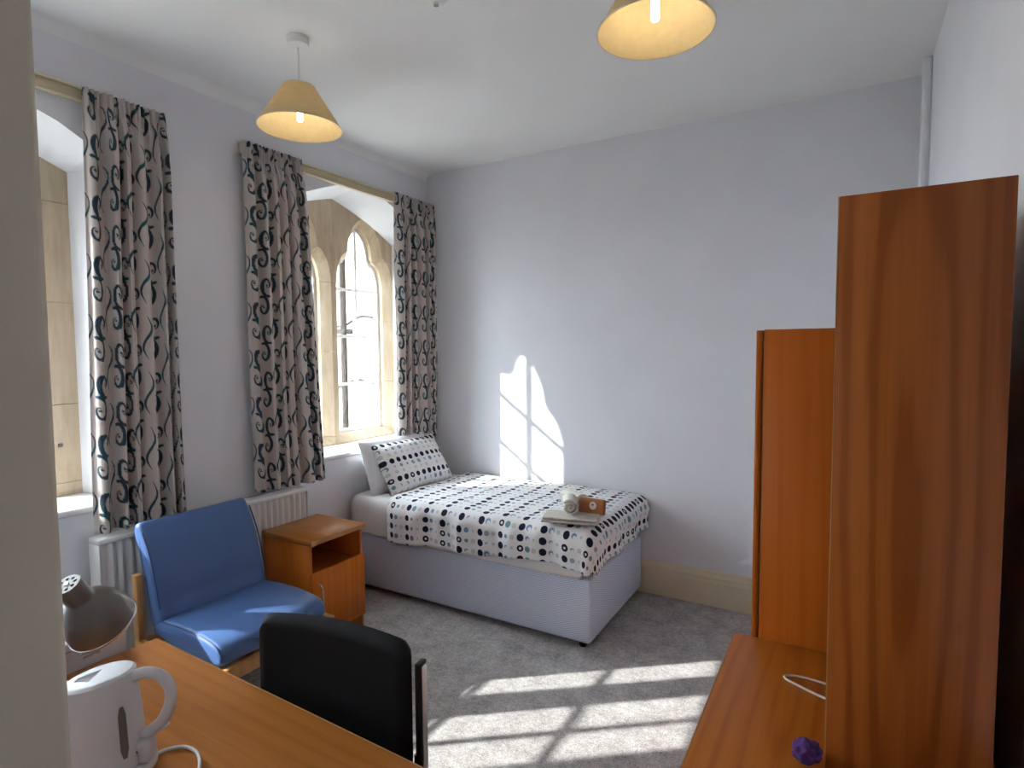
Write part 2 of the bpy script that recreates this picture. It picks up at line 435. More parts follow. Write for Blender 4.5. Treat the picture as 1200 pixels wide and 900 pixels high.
def ring(Po, Pi, x0, x1):
    bm = bmesh.new(); n = len(Po)
    R = [[bm.verts.new((x, y, z)) for y, z in p] for x, p in ((x0, Po), (x1, Po), (x1, Pi), (x0, Pi))]
    for k in range(4):
        a, b = R[k], R[(k+1) % 4]
        for i in range(n): bm.faces.new((a[i], a[(i+1) % n], b[(i+1) % n], b[i]))
    return bm
def cut(me, y0, y1, z0, z1):
    bm = bmesh.new(); bm.from_mesh(me)
    for co, no in (((0, y0, 0), (0, -1, 0)), ((0, y1, 0), (0, 1, 0)), ((0, 0, z0), (0, 0, -1)), ((0, 0, z1), (0, 0, 1))):
        r = bmesh.ops.bisect_plane(bm, geom=list(bm.verts)+list(bm.edges)+list(bm.faces), plane_co=co, plane_no=no, clear_outer=True, dist=1e-6)
        es = [e for e in r['geom_cut'] if isinstance(e, bmesh.types.BMEdge) and e.is_boundary]
        if es:
            try: bmesh.ops.holes_fill(bm, edges=es, sides=0)
            except Exception: pass
    return bm
def area_ok(bm): return len(bm.faces) > 3
OUT0, OUT1 = -.46, -.30
MU = {1: .055, 2: .075}       # half width of the mullion
for k in (1, 2):
    c = WC[k]
    W = thing('window_%d' % k, ['', 'stone window with two trefoil lights beside the entrance side curtain', 'stone window with two trefoil lights above the bed head'][k], 'window', (0, 0, 0), kind='structure')
    lights = [c-MU[k]-.245, c+MU[k]+.245]
    LP = [light_profile(yc) for yc in lights]
    def grow(P, d):
        Q = offset_poly(P, d)
        return Q if max(p[0] for p in Q) > max(p[0] for p in P) else offset_poly(P, -d)
    def shrink(P, d):
        Q = offset_poly(P, d)
        return Q if max(p[0] for p in Q) < max(p[0] for p in P) else offset_poly(P, -d)
    me = tmp(holed((c-.76, c+.76, .86, 2.82), [(OUT1, [grow(P, .052) for P in LP]), (-.365, LP), (-.445, LP)]))
    g = .0012
    blocks = [(-.76, 0, .86, .985), (0, .76, .86, .985), (-.24, .24, .985, 1.60), (-.24, .24, 1.60, 2.10), (-.28, 0, 2.10, 2.82), (0, .28, 2.10, 2.82)]
    for s in (-1, 1):
        for a, b in ((.985, 1.36), (1.36, 1.84), (1.84, 2.305)):
            blocks.append((-.76, -.24, a, b) if s < 0 else (.24, .76, a, b))
        blocks += [(-.43, -.28, 2.305, 2.82), (-.76, -.43, 2.305, 2.82)] if s < 0 else [(.28, .43, 2.305, 2.82), (.43, .76, 2.305, 2.82)]
    # the strips between +-.24 and +-.28 below the cusp belong to the head stones
    blocks += [(-.28, -.24, 2.10, 2.305), (.24, .28, 2.10, 2.305)]
    for a, b, z0, z1 in blocks:
        q = cut(me, c+a+g, c+b-g, z0+g, z1-g)
        if area_ok(q): bm_obj('stone', q, MAT['stone'], W)
        else: q.free()
    bm_obj('outer_stone', holed((c-.76, c+.76, .86, 2.82), [(-.4455, LP), (OUT0, LP)]), MAT['stone'], W)
    for yc, P in zip(lights, LP):
        sash = bm_obj('sash_frame', ring(P, shrink(P, .024), -.438, -.402), MAT['white'], W)
        xs = (-.434, -.408)
        ZB = [1.352, 1.716, 2.072]
        box('glazing_bar', xs[0], xs[1], yc-.011, yc+.011, 1.0, 2.53, MAT['white'], sash)
        for zb in ZB: box('glazing_bar', xs[0]+.001, xs[1]-.001, yc-.235, yc+.235, zb-.010, zb+.010, MAT['white'], sash)
        gm = tmp(loft([(-.423, P), (-.419, P)]))
        zs = [.985]+ZB+[2.56]
        for a, b in zip(zs, zs[1:]):
            for y0, y1 in ((yc-.25, yc), (yc, yc+.25)):
                q = cut(gm, y0, y1, a, b)
                if area_ok(q): bm_obj('pane', q, MAT['glass'], sash)
                else: q.free()
    # painted sill board
    box('window_sill', -.30, .022, c-.655*WS[k], c+.655*WS[k], SILL-.022, SILL+.008, MAT['white'], W, .010, 3)
    if k == 1: box('stay_handle', -.31, -.292, c+.630, c+.645, 1.16, 1.175, MAT['ink'], W)
# outer leaf of the wall around the two stone windows
ol = bmesh.new(); y = -2.0
for k in (1, 2):
    c = WC[k]
    addbox(ol, -.46, -.30, y, c-.76, -.6, 5.5); addbox(ol, -.46, -.30, c-.76, c+.76, -.6, .86); addbox(ol, -.46, -.30, c-.76, c+.76, 2.82, 5.5)
    y = c+.76
addbox(ol, -.46, -.30, y, 4.6, -.6, 5.5)
tag(bm_obj('wall_outer', ol, MAT['stone_out']), 'outer stone face of the window wall', 'wall', kind='structure')
# trims
bm = bmesh.new()
prof = [(0, 0), (.020, 0), (.020, .150), (.016, .165), (.016, .180), (.009, .198), (.006, .214), (0, .220)]
def skirting(name, side, L0, L1, label):
    v = []
    for t in (L0, L1):
        for d, z in prof:
            v.append((t, YB-d, z) if side == 'b' else ((d, t, z) if side == 'l' else (XR-d, t, z)))
    n = len(prof); f = [(i, (i+1) % n, n+(i+1) % n, n+i) for i in range(n)]+[tuple(range(n)), tuple(range(n, 2*n))]
    tag(pyd(name, v, f, MAT['cream']), label, 'skirting board', kind='structure')
skirting('baseboard_back', 'b', 0, XR, 'cream moulded skirting board along the back wall')
skirting('baseboard_left', 'l', YF, YB-.02, 'cream moulded skirting board under the windows')
skirting('baseboard_right', 'r', YF, YB-.02, 'cream moulded skirting board behind the wardrobe')
cv = []
n = 7
for t in (YF, YB):
    cv.append((0, t, H))
    for i in range(n):
        a = PI/2*i/(n-1); cv.append((.05-.05*math.cos(a), t, H-.05+.05*math.sin(a)))
m1 = n+1
cf = [(i, (i+1) % m1, m1+(i+1) % m1, m1+i) for i in range(m1)]+[tuple(range(m1)), tuple(range(m1, 2*m1))]
tag(pyd('trim_1', cv, cf, MAT['ceil'], smooth=True), 'small white cove along the ceiling above the windows', 'cornice', kind='structure')
tag(box('trim_2', XR-.035, XR, YB-.22, YB-.14, .22, H, MAT['wall'], None, .006), 'narrow painted pipe boxing near the corner behind the wardrobe', 'pipe boxing', kind='structure')

# ------------------------------------------------------------------ outside
tag(box('ground', -40, -.46, -30, 40, -.8, -.6, MAT['ground']), 'pale gravel court outside the windows', 'ground', kind='structure')
wing = thing('stone_wing', 'pale sunlit stone wing of the building seen through the windows', 'building', (0, 0, -.6))
box('wall', -11, -.465, 4.75, 5.2, 0, 6.5, MAT['stone_out'], wing)
box('plinth', -11, -.465, 4.69, 4.7495, 0, .5, MAT['stone_out'], wing)
dp = thing('drainpipe', 'grey drainpipe on the pale stone wing outside', 'drainpipe', (-1.95, 4.60, -.6))
tube('pipe', [(0, 0, 0), (0, 0, 6.4)], .035, MAT['pipe'], dp, 12)
for z in (1.2, 2.4, 3.6): box('bracket', -.06, .06, -.045, .085, z, z+.05, MAT['pipe'], dp, .004)
for i, (z, lab) in enumerate(((1.25, 'lower'), (1.95, 'upper'))):
    pts = []
    for j in range(40):
        x = -1.1-2.2*j/39; pts.append((x, 4.728, z+.035*math.sin(j*.55+i)+.03*math.sin(j*.23)))
    tag(tube('cable', pts, .011, MAT['pipe'], None, 6), '%s sagging cable fixed along the pale wing outside' % lab, 'cable', 'cables on the outside wing')

# ------------------------------------------------------------------ bed
BX0, BX1, BY0, BY1 = .02, 1.765, 2.755, 3.638
bed = thing('divan_bed', 'single divan bed with blue grey woven base and white mattress', 'bed', (0, 0, 0))
box('divan_base', BX0, BX1, BY0, BY1, .035, .395, MAT['divan'], bed, .022, 3)
for x in (BX0+.08, BX1-.06):
    for y in (BY0+.05, BY1-.06):
        cst = lathe('castor', [(0, 0), (.018, 0), (.022, .012), (.022, .03), (.012, .036), (0, .0365)], MAT['blackmetal'], bed, 14, T(x, y, 0))
def soft_slab(name, x0, x1, y0, y1, z0, z1, mat, parent, r=.06, wr=.004, nx=60, ny=36):
    bm = bmesh.new(); addbox(bm, x0, x1, y0, y1, z0, z1, r, 4)
    bmesh.ops.subdivide_edges(bm, edges=[e for e in bm.edges if e.calc_length() > .2], cuts=18, use_grid_fill=True)
    for v in bm.verts:
        v.co += Vector((0, 0, 1))*wr*noise.noise(v.co*6)
    return bm_obj(name, bm, mat, parent, True, angle=80)
soft_slab('mattress', BX0+.01, BX1-.005, BY0+.006, BY1-.004, .398, .622, MAT['pillow'], bed, .045)
# fitted sheet: hangs a little over the divan base at the front
def drape(name, x0, x1, xedge, yback, yedge, top, rnd, front_drop, foot_drop, mat, du=.02, amp=.006, label=None, cat=None, uvs=True, head_drop=None, seed=0, tail=.0):
    """cloth lying on the mattress and hanging over the front (low y) and the foot (high x)"""
    fx = xedge-rnd; fy = yedge+rnd
    def bend(L):
        a = L/rnd
        if a < PI/2: return rnd*math.sin(a), rnd*(1-math.cos(a))
        return rnd, rnd+(L-rnd*PI/2)
    maxb = lambda x: front_drop(x)
    nu = int((fx-x0+foot_drop)/du)+1; nvt = int((yback-fy)/du)+1; nvd = 16
    us = [x0+(fx-x0+foot_drop)*i/nu for i in range(nu+1)]
    ss = [(yback-fy)*(1-j/nvt) for j in range(nvt+1)]+[-(j+1)/nvd for j in range(nvd)]
    v, uv, f = [], [], []
    for i, x in enumerate(us):
        a = max(0, x-fx); fd = front_drop(min(x, fx))
        for j, s in enumerate(ss):
            b = -s*fd if s < 0 else 0
            yy = fy+s if s >= 0 else fy
            flat = Vector((min(x, fx), yy, 0)); L = math.hypot(a, b); Lmax = (fd+.02 if amp > .008 else fd-.03) if a > 0 and b > 0 else 9
            if L > 0:
                o, d = bend(min(L, Lmax)); dx, dy = a/L*o, -b/L*o
            else: o = d = dx = dy = 0
            hang = max(0, min(1, d/.08))
            ww = noise.noise(Vector((x*5+seed, (yy-b)*5, seed)))*amp+noise.noise(Vector((x*14, (yy-b)*14, 3+seed)))*amp*.45
            wave = (.010*math.sin(x*16+seed)+.008*math.sin(x*37+2*seed))*hang*(amp/.012)
            px, py, pz = flat.x+dx, flat.y+dy, top-d
            if hang < .99: pz += ww*(1-hang*.5)+.012*(1-hang)*(amp/.012)
            if b > 0 and L > 0: py -= wave*b/L+max(0, .010*hang)*b/L
            if a > 0 and L > 0: px += (wave*.6+.010*hang+.010*math.sin(yy*23)*hang)*a/L
            pz += tail*math.sin(x*9+1.3)*hang*hang
            v.append((px, py, pz)); uv.append((x, yy-b))
    m = len(ss)
    for i in range(len(us)-1):
        for j in range(m-1): f.append((i*m+j, (i+1)*m+j, (i+1)*m+j+1, i*m+j+1))
    me = bpy.data.meshes.new(name); me.from_pydata(v, [], f); me.update()
    l = me.uv_layers.new(name='UVMap')
    for lp in me.loops: l.data[lp.index].uv = uv[lp.vertex_index]
    me.polygons.foreach_set('use_smooth', [True]*len(me.polygons))
    o = put(name, me, mat)
    sm = o.modifiers.new('thick', 'SOLIDIFY'); sm.thickness = -.006 if amp < .008 else -.014; sm.offset = -1
    return o
sheet = drape('bed_sheet', BX0+.03, BX1, BX1+.006, BY1-.01, BY0-.006, .632, .05, lambda x: .262+.010*max(0, min(1, (x-.3)/.8)), .22, MAT['sheet'], .03, .004, seed=2)
sheet.parent = bed
duv = drape('duvet', .375, BX1, BX1+.030, BY1-.004, BY0-.030, .648, .075, lambda x: .300-.060*max(0, min(1, (x-.6)/.9)), .245, MAT['duvet'], .0125, .012, seed=5, tail=.008)
tag(duv, 'white duvet with rows of navy and blue dots on bed', 'duvet')

def pillow(name, L, Wd, th, mat, label, Mx, uvper=True, n=44):
    """pillow lying in its own xy plane: x = height Wd, y = length L"""
    v, uv, f = [], [], []
    for side in (1, -1):
        for i in range(n+1):
            for j in range(n+1):
                a = -1+2*i/n; b = -1+2*j/n
                pin = 1-.055*(b*b)*(1-.0*a); pin2 = 1-.075*(a*a)
                x = a*Wd/2*(1-.05*(1-b*b)*0)*(.93+.07*b*b); y = b*L/2*(.955+.045*a*a)
                h = th/2*max(0, (1-a**4)*(1-b**4))**.55
                h *= 1-.18*math.exp(-((abs(a)-.9)**2+(abs(b)-.9)**2)*8)
                h += (.012*noise.noise(Vector((x*6, y*6, side*2+L)))+.006*noise.noise(Vector((x*17, y*13, side*5))))*(1-a**4)*(1-b**4)
                v.append((x, y, side*h)); uv.append((x+Wd/2-.012, y+L/2))
    m = n+1
    for s in (0, 1):
        for i in range(n):
            for j in range(n):
                q = [s*m*m+i*m+j, s*m*m+(i+1)*m+j, s*m*m+(i+1)*m+j+1, s*m*m+i*m+j+1]; f.append(q if s == 0 else q[::-1])
    me = bpy.data.meshes.new(name); me.from_pydata(v, [], f); me.update()
    l = me.uv_layers.new(name='UVMap')
    for lp in me.loops: l.data[lp.index].uv = uv[lp.vertex_index]
    bmx = bmesh.new(); bmx.from_mesh(me); bmesh.ops.remove_doubles(bmx, verts=bmx.verts, dist=1e-5); bmesh.ops.recalc_face_normals(bmx, faces=bmx.faces); bmx.to_mesh(me); bmx.free()
    me.polygons.foreach_set('use_smooth', [True]*len(me.polygons))
    o = put(name, me, mat); o.matrix_world = Mx
    return tag(o, label, 'pillow')
tilt = lambda a: RY(a)
pillow('pillow', .70, .40, .125, MAT['pillow'], 'plain white pillow leaning on the wall behind the dotted pillow', T(.135, 3.135, .800) @ RY(math.radians(72)))
pillow('pillow', .66, .39, .13, MAT['pillowdots'], 'dotted pillow leaning on the plain white pillow on the bed', T(.226, 3.175, .798) @ RZ(math.radians(-2)) @ RY(math.radians(57)))

# towels and brown pack
tf = thing('folded_towel', 'beige folded towel lying on the duvet under the roll', 'towel', (1.625, 2.832, .675), math.radians(16))
for i, (sx, sy, z) in enumerate(((.155, .085, 0), (.150, .080, .014))):
    bm = bmesh.new(); addbox(bm, -sx, sx, -sy, sy, z, z+.013, .006, 2)
    bmesh.ops.subdivide_edges(bm, edges=[e for e in bm.edges if e.calc_length() > .1], cuts=12, use_grid_fill=True)
    for v in bm.verts: v.co.z += .005*noise.noise(Vector((v.co.x*14, v.co.y*14, i*3)))
    bm_obj('fold', bm, MAT['towel_grey'], tf, True, angle=80)
def roll(name, R, L, label, loc, rz, turns=3.2):
    th = R/(turns+.6); v, f, rows = [], [], []
    n = 70; w2 = th*.33
    pts = []
    for i in range(n+1):
        a = i/n*turns*2*PI; r = .25*th+(R-w2-.25*th)*i/n; pts.append((r*math.cos(a), r*math.sin(a), a))
    for x, z, a in pts:
        nx, nz = math.cos(a), math.sin(a)
        rows.append([(x+nx*w2, -L/2, z+nz*w2), (x+nx*w2, L/2, z+nz*w2), (x-nx*w2, L/2, z-nz*w2), (x-nx*w2, -L/2, z-nz*w2)])
    v = [q for r in rows for q in r]
    for i in range(n):
        for k in range(4): f.append((i*4+k, i*4+(k+1) % 4, (i+1)*4+(k+1) % 4, (i+1)*4+k))
    f += [(0, 1, 2, 3), (n*4+3, n*4+2, n*4+1, n*4)]
    o = pyd(name, v, f, MAT['towel'], None, True, 50); o.location = loc; o.rotation_euler = (0, 0, rz)
    return tag(o, label, 'towel')
roll('rolled_towel', .047, .15, 'cream rolled towel resting on the folded beige towel', (1.598, 2.876, .747), math.radians(25), 2.4)
roll('rolled_towel', .056, .16, 'larger rolled towel lying on the duvet behind the cream roll', (1.548, 3.035, .726), math.radians(62), 2.4)
pk = thing('brown_pack', 'brown paper pack with a round white sticker beside towel roll', 'pack', (1.704, 2.925, .694), math.radians(-2))
bm = bmesh.new(); addbox(bm, -.075, .075, -.02, .02, 0, .086, .010, 3)
bmesh.ops.transform(bm, matrix=RX(math.radians(-12)), verts=bm.verts); bm_obj('wrapper', bm, MAT['brown'], pk, True)
lathe('sticker', [(0, 0), (.021, 0), (.021, .001), (0, .001)], MAT['sticker'], pk, 24, RX(math.radians(-12)) @ T(.012, -.0206, .047) @ RX(math.radians(90)))
lathe('emblem', [(0, 0), (.006, 0), (.006, .0006), (0, .0006)], MAT['ink'], pk, 8, RX(math.radians(-12)) @ T(.011, -.0217, .052) @ RX(math.radians(90)))

# ------------------------------------------------------------------ bedside cabinet
bs = thing('bedside_cabinet', 'beech bedside cabinet with open shelf above a small door', 'cabinet', (0, 0, 0))
b0, b1, c0, c1 = .139, .508, 2.000, 2.376
box('top', b0-.004, b1+.022, c0-.006, c1+.006, .590, .615, MAT['wood_x'], bs, .002, 1)
box('top_edge', b1+.0225, b1+.0245, c0-.006, c1+.006, .590, .615, MAT['wood_edge'], bs)
for y in (c0, c1-.018): box('side_panel', b0, b1, y, y+.018, 0, .5895, MAT['wood'], bs, .001, 1)
box('back_panel', b0+.001, b0+.010, c0+.0185, c1-.0185, .02, .589, MAT['wood'], bs)
box('shelf', b0+.011, b1-.002, c0+.0185, c1-.0185, .402, .420, MAT['wood_y'], bs)
box('bottom_panel', b0+.011, b1-.002, c0+.0185, c1-.0185, .075, .093, MAT['wood_y'], bs)
box('plinth', b1-.02, b1-.004, c0+.0185, c1-.0185, 0, .0745, MAT['wood_y'], bs)
dd = box('door', b1+.002, b1+.020, c0+.002, c1-.002, .085, .440, MAT['wood'], bs, .0015, 1)
hp = catmull([(b1+.020, c0+.045, .225), (b1+.040, c0+.045, .240), (b1+.050, c0+.045, .300), (b1+.040, c0+.045, .360), (b1+.020, c0+.045, .375)], 6)
tube('handle', hp, .0055, MAT['chrome'], dd, 8, upv=(0, 1, 0))

# ------------------------------------------------------------------ radiator
R0, R1 = 1.20, 2.318
rad = thing('radiator', 'white ribbed panel radiator on the wall under the windows', 'radiator', (0, 0, 0))
prof = []
y = R0+.012
while y < R1-.02:
    prof += [(.128, y), (.128, y+.012), (.114, y+.019), (.114, y+.031)]; y += .0385
v, f = [], []
for z in (.245, .27, .74, .765):
    for x, yy in prof: v.append((x if .25 < z < .75 else .118, yy, z))
m = len(prof)
for j in range(3):
    for i in range(m-1): f.append((j*m+i, j*m+i+1, (j+1)*m+i+1, (j+1)*m+i))
pyd('rib_panel', v, f, MAT['rad'], rad, True, 60)
box('back_plate', .045, .110, R0+.01, R1-.01, .245, .765, MAT['rad'], rad, .004)
box('top_grille', .042, .134, R0, R1, .768, .792, MAT['rad'], rad, .005)
for a in (R0, R1-.008): box('side_cover', .042, .134, a, a+.008, .235, .7675, MAT['rad'], rad, .003)
tube('pipe', [(.085, R1+.03, .0), (.085, R1+.03, .27), (.085, R1+.0, .285)], .0085, MAT['rad'], rad, 8)
lathe('valve', [(0, 0), (.018, 0), (.020, .02), (.016, .05), (0, .055)], MAT['white'], rad, 14, T(.085, R1+.03, .27))

# ------------------------------------------------------------------ curtain rails and curtains
def rail(label, y0, y1):
    r = thing('curtain_rail', label, 'curtain rail', (0, 0, 0), group='curtain rails over the windows')
    box('batten', .001, .022, y0, y1, 2.684, 2.744, MAT['railwood'], r, .002, 1)
    box('upper_lip', .0225, .034, y0, y1, 2.736, 2.748, MAT['cream'], r, .002, 1)
    box('lower_lip', .0225, .034, y0, y1, 2.682, 2.692, MAT['cream'], r, .002, 1)
    for y in (y0+.002, y1-.012): box('end_stop', .0225, .038, y, y+.01, 2.692, 2.735, MAT['cream'], r)
rail('cream curtain rail over the window beside the doorway wall', .20, 1.60)
rail('cream curtain rail over the window at the bed head', 2.022, 3.64)
# printed swirl motif, rasterised once into a lookup table (cell .15 x .27 m)
CW, CH, NX, NY = .180, .260, 220, 312
def motif_table():
    gx, gy = np.meshgrid((np.arange(NX)+.5)/NX*CW, (np.arange(NY)+.5)/NY*CH, indexing='ij')
    dark = np.zeros_like(gx); teal = np.zeros_like(gx); eye = np.zeros_like(gx)
    def stroke(pts, rad, dst):
        best = np.full_like(gx, -1.)
        P = np.array(pts); R = np.array(rad)
        for ox in (-CW, 0, CW):
            for oy in (-CH, 0, CH):
                for i in range(len(P)-1):
                    a = P[i]+(ox, oy); b = P[i+1]+(ox, oy); d = b-a; L = d@d+1e-12
                    t = np.clip(((gx-a[0])*d[0]+(gy-a[1])*d[1])/L, 0, 1)
                    dist = np.hypot(gx-a[0]-t*d[0], gy-a[1]-t*d[1])
                    best = np.maximum(best, (R[i]+(R[i+1]-R[i])*t)-dist)
        np.maximum(dst, np.clip(best/.0012+.5, 0, 1), out=dst)
    def ess(cx, cy, sc, fat, dst, dst2):
        """S scroll: two curls round an eye each, point-symmetric about (cx, cy)"""
        half, rad = [], []
        for k in range(34):
            t = k/33; a = math.radians(290-t*385); r = (.037*(1-t)**.8+.0095)*sc
            half.append((.009*sc+.60*r*math.cos(a), .060*sc+1.32*r*math.sin(a)*(1-.25*t)))
            rad.append((.0016+.0066*math.sin(PI*min(1, .42+.58*t))**1.2)*fat)
        for sg in (1, -1):
            P = [(cx, cy)]+[(cx+sg*x, cy+sg*y) for x, y in half]
            stroke(P, [rad[0]]+rad, dst)
            stroke([(x+sg*.0055, y-sg*.004) for x, y in P[3:20]], [.0012+.0022*math.sin(PI*k/16) for k in range(17)], dst2)
            ex, ey = cx+sg*.010*sc, cy+sg*.060*sc
            for ox in (-CW, 0, CW):
                for oy in (-CH, 0, CH):
                    np.maximum(eye, np.clip((.0056*sc-np.hypot(gx-ex-ox, gy-ey-oy))/.0012+.5, 0, 1), out=eye)
    ess(.045, .130, 1.0, .92, dark, teal)
    ess(.135, .260, 1.0, .92, dark, teal)
    for x0, y0, s in ((.000, .23, 1), (.090, .36, 1)):
        pts = [(x0+.014*s*math.sin(k/20*2*PI), y0-.20*k/20) for k in range(21)]
        stroke(pts, [.0010+.0034*math.sin(PI*k/20) for k in range(21)], teal)
    base = np.array([.60, .53, .495]); dk = np.array([.035, .050, .075]); tl = np.array([.018, .115, .125])
    col = base[None, None]*np.ones((NX, NY, 1))
    blend = .5+.5*np.sin(gy/CH*2*PI*2+gx*40)
    tcol = tl*blend[..., None]+dk*(1-blend[..., None])
    col = col*(1-teal[..., None])+tcol*teal[..., None]
    dcol = dk*.75+tl*.25*np.ones((NX, NY, 1))
    col = col*(1-dark[..., None])+(dk*(1-.4*blend[..., None])+tl*.4*blend[..., None])*dark[..., None]
    col = col*(1-eye[..., None])+tl*.8*eye[..., None]
    return col
TAB = motif_table()
def curtain(label, top, bot, ztop, zbot, folds, seed, gather=0, cloth=1.75, zslope=0):
    """top, bot = (y0, y1) at the heading and the hem"""
    rnd = random.Random(seed); nu, nv = 230, 460
    u = np.linspace(0, 1, nu); t = np.linspace(0, 1, nv)
    ph = [rnd.uniform(0, 6.28) for _ in range(6)]
    U, Tt = np.meshgrid(u, t, indexing='ij')
    z = ztop+(zbot-ztop)*Tt+zslope*U*Tt
    y0 = top[0]+(bot[0]-top[0])*Tt; y1 = top[1]+(bot[1]-top[1])*Tt
    warp = U+.030*np.sin(2*PI*U*2+ph[0]+.9*Tt)+.012*np.sin(2*PI*U*5+ph[1]-1.5*Tt)
    phase = 2*PI*folds*warp
    amp = (.005+.024*np.clip(Tt/.16, 0, 1))*(1+.25*np.sin(2*PI*U*1.5+ph[2])+.15*np.sin(6*Tt+ph[3]))
    amp *= np.clip(np.minimum(U, 1-U)/.03, .35, 1)
    fine = .011*np.sin(2*PI*folds*2.7*U+ph[4]+.8*np.sin(9*U))*np.exp(-(Tt/.075)**2)
    x = .060+.022*np.clip(U/.10, 0, 1)*np.clip(Tt/.1, 0, 1)+amp*np.clip(.3+U/.12, 0, 1)*(1-2*np.abs(np.cos(phase/2))**3.2)+.12*amp*np.sin(2.3*phase)+fine+.004*np.sin(3*Tt*PI+ph[5])*Tt
    x += .003*np.sin(9*Tt+U*7+ph[2])*Tt
    y = y0+(y1-y0)*(U+.25/folds/2/PI*np.sin(2*phase+ph[1])*np.clip(Tt/.1, 0, 1))
    pinch = np.exp(-((Tt-.045)/.012)**2)                       # stitched heading tape
    x -= .006*pinch
    x = np.maximum(x, .0385)
    # cloth coordinates by arc length at mid height
    mid = nv//2
    ds = np.hypot(np.diff(x[:, mid]), np.diff(y[:, mid])); s = np.concatenate([[0], np.cumsum(ds)]); s *= cloth*(top[1]-top[0])/s[-1] if cloth else 1
    su = s[:, None]+0*Tt; sv = -(z-ztop)+.10*seed+.006*np.sin(phase)
    sv = -sv                                                  # pattern reads upwards
    ix = (np.mod(su/CW, 1)*NX).astype(int) % NX; iy = (np.mod(sv/CH, 1)*NY).astype(int) % NY
    col = TAB[ix, iy]
    co = np.stack([x, y, z], -1).reshape(-1, 3)
    idx = np.arange(nu*nv).reshape(nu, nv)
    q = np.stack([idx[:-1, :-1], idx[1:, :-1], idx[1:, 1:], idx[:-1, 1:]], -1).reshape(-1, 4)
    me = bpy.data.meshes.new('curtain'); me.from_pydata(co.tolist(), [], q.tolist()); me.update()
    a = me.color_attributes.new('print', 'FLOAT_COLOR', 'POINT')
    a.data.foreach_set('color', np.concatenate([col.reshape(-1, 3), np.ones((nu*nv, 1))], 1).astype(np.float32).ravel())
    me.polygons.foreach_set('use_smooth', [True]*len(me.polygons))
    o = put('curtain', me, MAT['curtain'])
    sm = o.modifiers.new('thick', 'SOLIDIFY'); sm.thickness = .0025; sm.offset = 0
    return tag(o, label, 'curtain', 'patterned curtains')
curtain('swirl patterned curtain hanging behind the blue armchair', (1.255, 1.595), (1.215, 1.605), 2.738, .806, 5.5, 1, zslope=.010)
curtain('swirl patterned curtain hanging above the bedside end of the radiator', (2.012, 2.400), (2.012, 2.490), 2.745, .818, 6.2, 2, zslope=-.014)
curtain('swirl patterned curtain hanging in the corner behind the pillows', (3.200, 3.6565), (3.195, 3.6565), 2.745, .80, 6.0, 4, cloth=1.9)

# ------------------------------------------------------------------ blue armchair (faces +x)
ac = thing('armchair', 'low blue vinyl armchair with a beech frame', 'armchair', (0, 0, 0))
AY0, AY1 = 1.305, 1.835
def cushion(name, prof2, y0, y1, mat, parent, rnd=.03, n=20):
    """closed outline (x, z) swept along y with rounded ends"""
    P = catmull([(x, 0, z) for x, z in prof2]+[(prof2[0][0], 0, prof2[0][1])], 5)[:-1]
    cx = sum(p.x for p in P)/len(P); cz = sum(p.z for p in P)/len(P); v, f = [], []; m = len(P); rows = []
    for i in range(n+1):
        t = i/n; y = y0+(y1-y0)*t; e = min(y-y0, y1-y)
        ins = rnd-math.sqrt(max(0, rnd*rnd-(rnd-min(e, rnd))**2))
        rows.append((y, ins))
    rows = [(y0, rnd), (y0+rnd*.06, rnd*.66), (y0+rnd*.25, rnd*.34), (y0+rnd*.6, rnd*.08)]+[(y0+rnd+(y1-y0-2*rnd)*i/10, 0) for i in range(11)]+[(y1-rnd*.6, rnd*.08), (y1-rnd*.25, rnd*.34), (y1-rnd*.06, rnd*.66), (y1, rnd)]
    for y, ins in rows:
        for k, p in enumerate(P):
            a = P[k-1]; b = P[(k+1) % m]; tn = (b-a).normalized(); nn = Vector((tn.z, 0, -tn.x))
            q = p-nn*ins if (p+nn*.001-Vector((cx, 0, cz))).length > (p-Vector((cx, 0, cz))).length else p+nn*ins
            v.append((q.x, y, q.z))
    for i in range(len(rows)-1):
        for k in range(m): f.append((i*m+k, i*m+(k+1) % m, (i+1)*m+(k+1) % m, (i+1)*m+k))
    f += [tuple(range(m)), tuple((len(rows)-1)*m+k for k in range(m))]
    return pyd(name, v, f, mat, parent, True, 75)
seatP = [(.335, .385), (.335, .425), (.40, .452), (.55, .462), (.70, .458), (.785, .440), (.818, .405), (.806, .362), (.70, .345), (.5, .352)]
sc_ = cushion('seat', seatP, AY0, AY1, MAT['blue'], ac, .022)
backP = [(.335, .40), (.395, .44), (.372, .52), (.350, .62), (.318, .72), (.268, .815), (.238, .850), (.205, .842), (.200, .80), (.232, .72), (.262, .62), (.285, .50), (.300, .43)]
bc_ = cushion('backrest', backP, AY0+.002, AY1-.002, MAT['blue'], ac, .022)
tube('piping', catmull([(.40, AY0+.006, .449), (.55, AY0+.006, .458), (.70, AY0+.006, .453), (.780, AY0+.006, .436), (.811, AY0+.006, .405)], 6), .0035, MAT['bluepipe'], sc_, 8)
tube('piping', catmull([(.384, AY1-.006, .50), (.355, AY1-.006, .62), (.322, AY1-.006, .72), (.272, AY1-.006, .815)], 6), .0035, MAT['bluepipe'], bc_, 8)
tube('piping', catmull([(.384, AY0+.006, .50), (.355, AY0+.006, .62), (.322, AY0+.006, .72), (.272, AY0+.006, .815)], 6), .0035, MAT['bluepipe'], bc_, 8)
for y in (AY0-.034, AY1+.006):
    box('side_rail', .245, .836, y, y+.028, .300, .350, MAT['frame_wood'], ac, .004)
    box('back_post', .245, .283, y, y+.028, .3505, .640, MAT['frame_wood'], ac, .004)
    box('leg', .255, .300, y+.001, y+.027, 0, .2995, MAT['frame_wood'], ac, .004)
    box('leg', .785, .830, y+.001, y+.027, 0, .2995, MAT['frame_wood'], ac, .004)
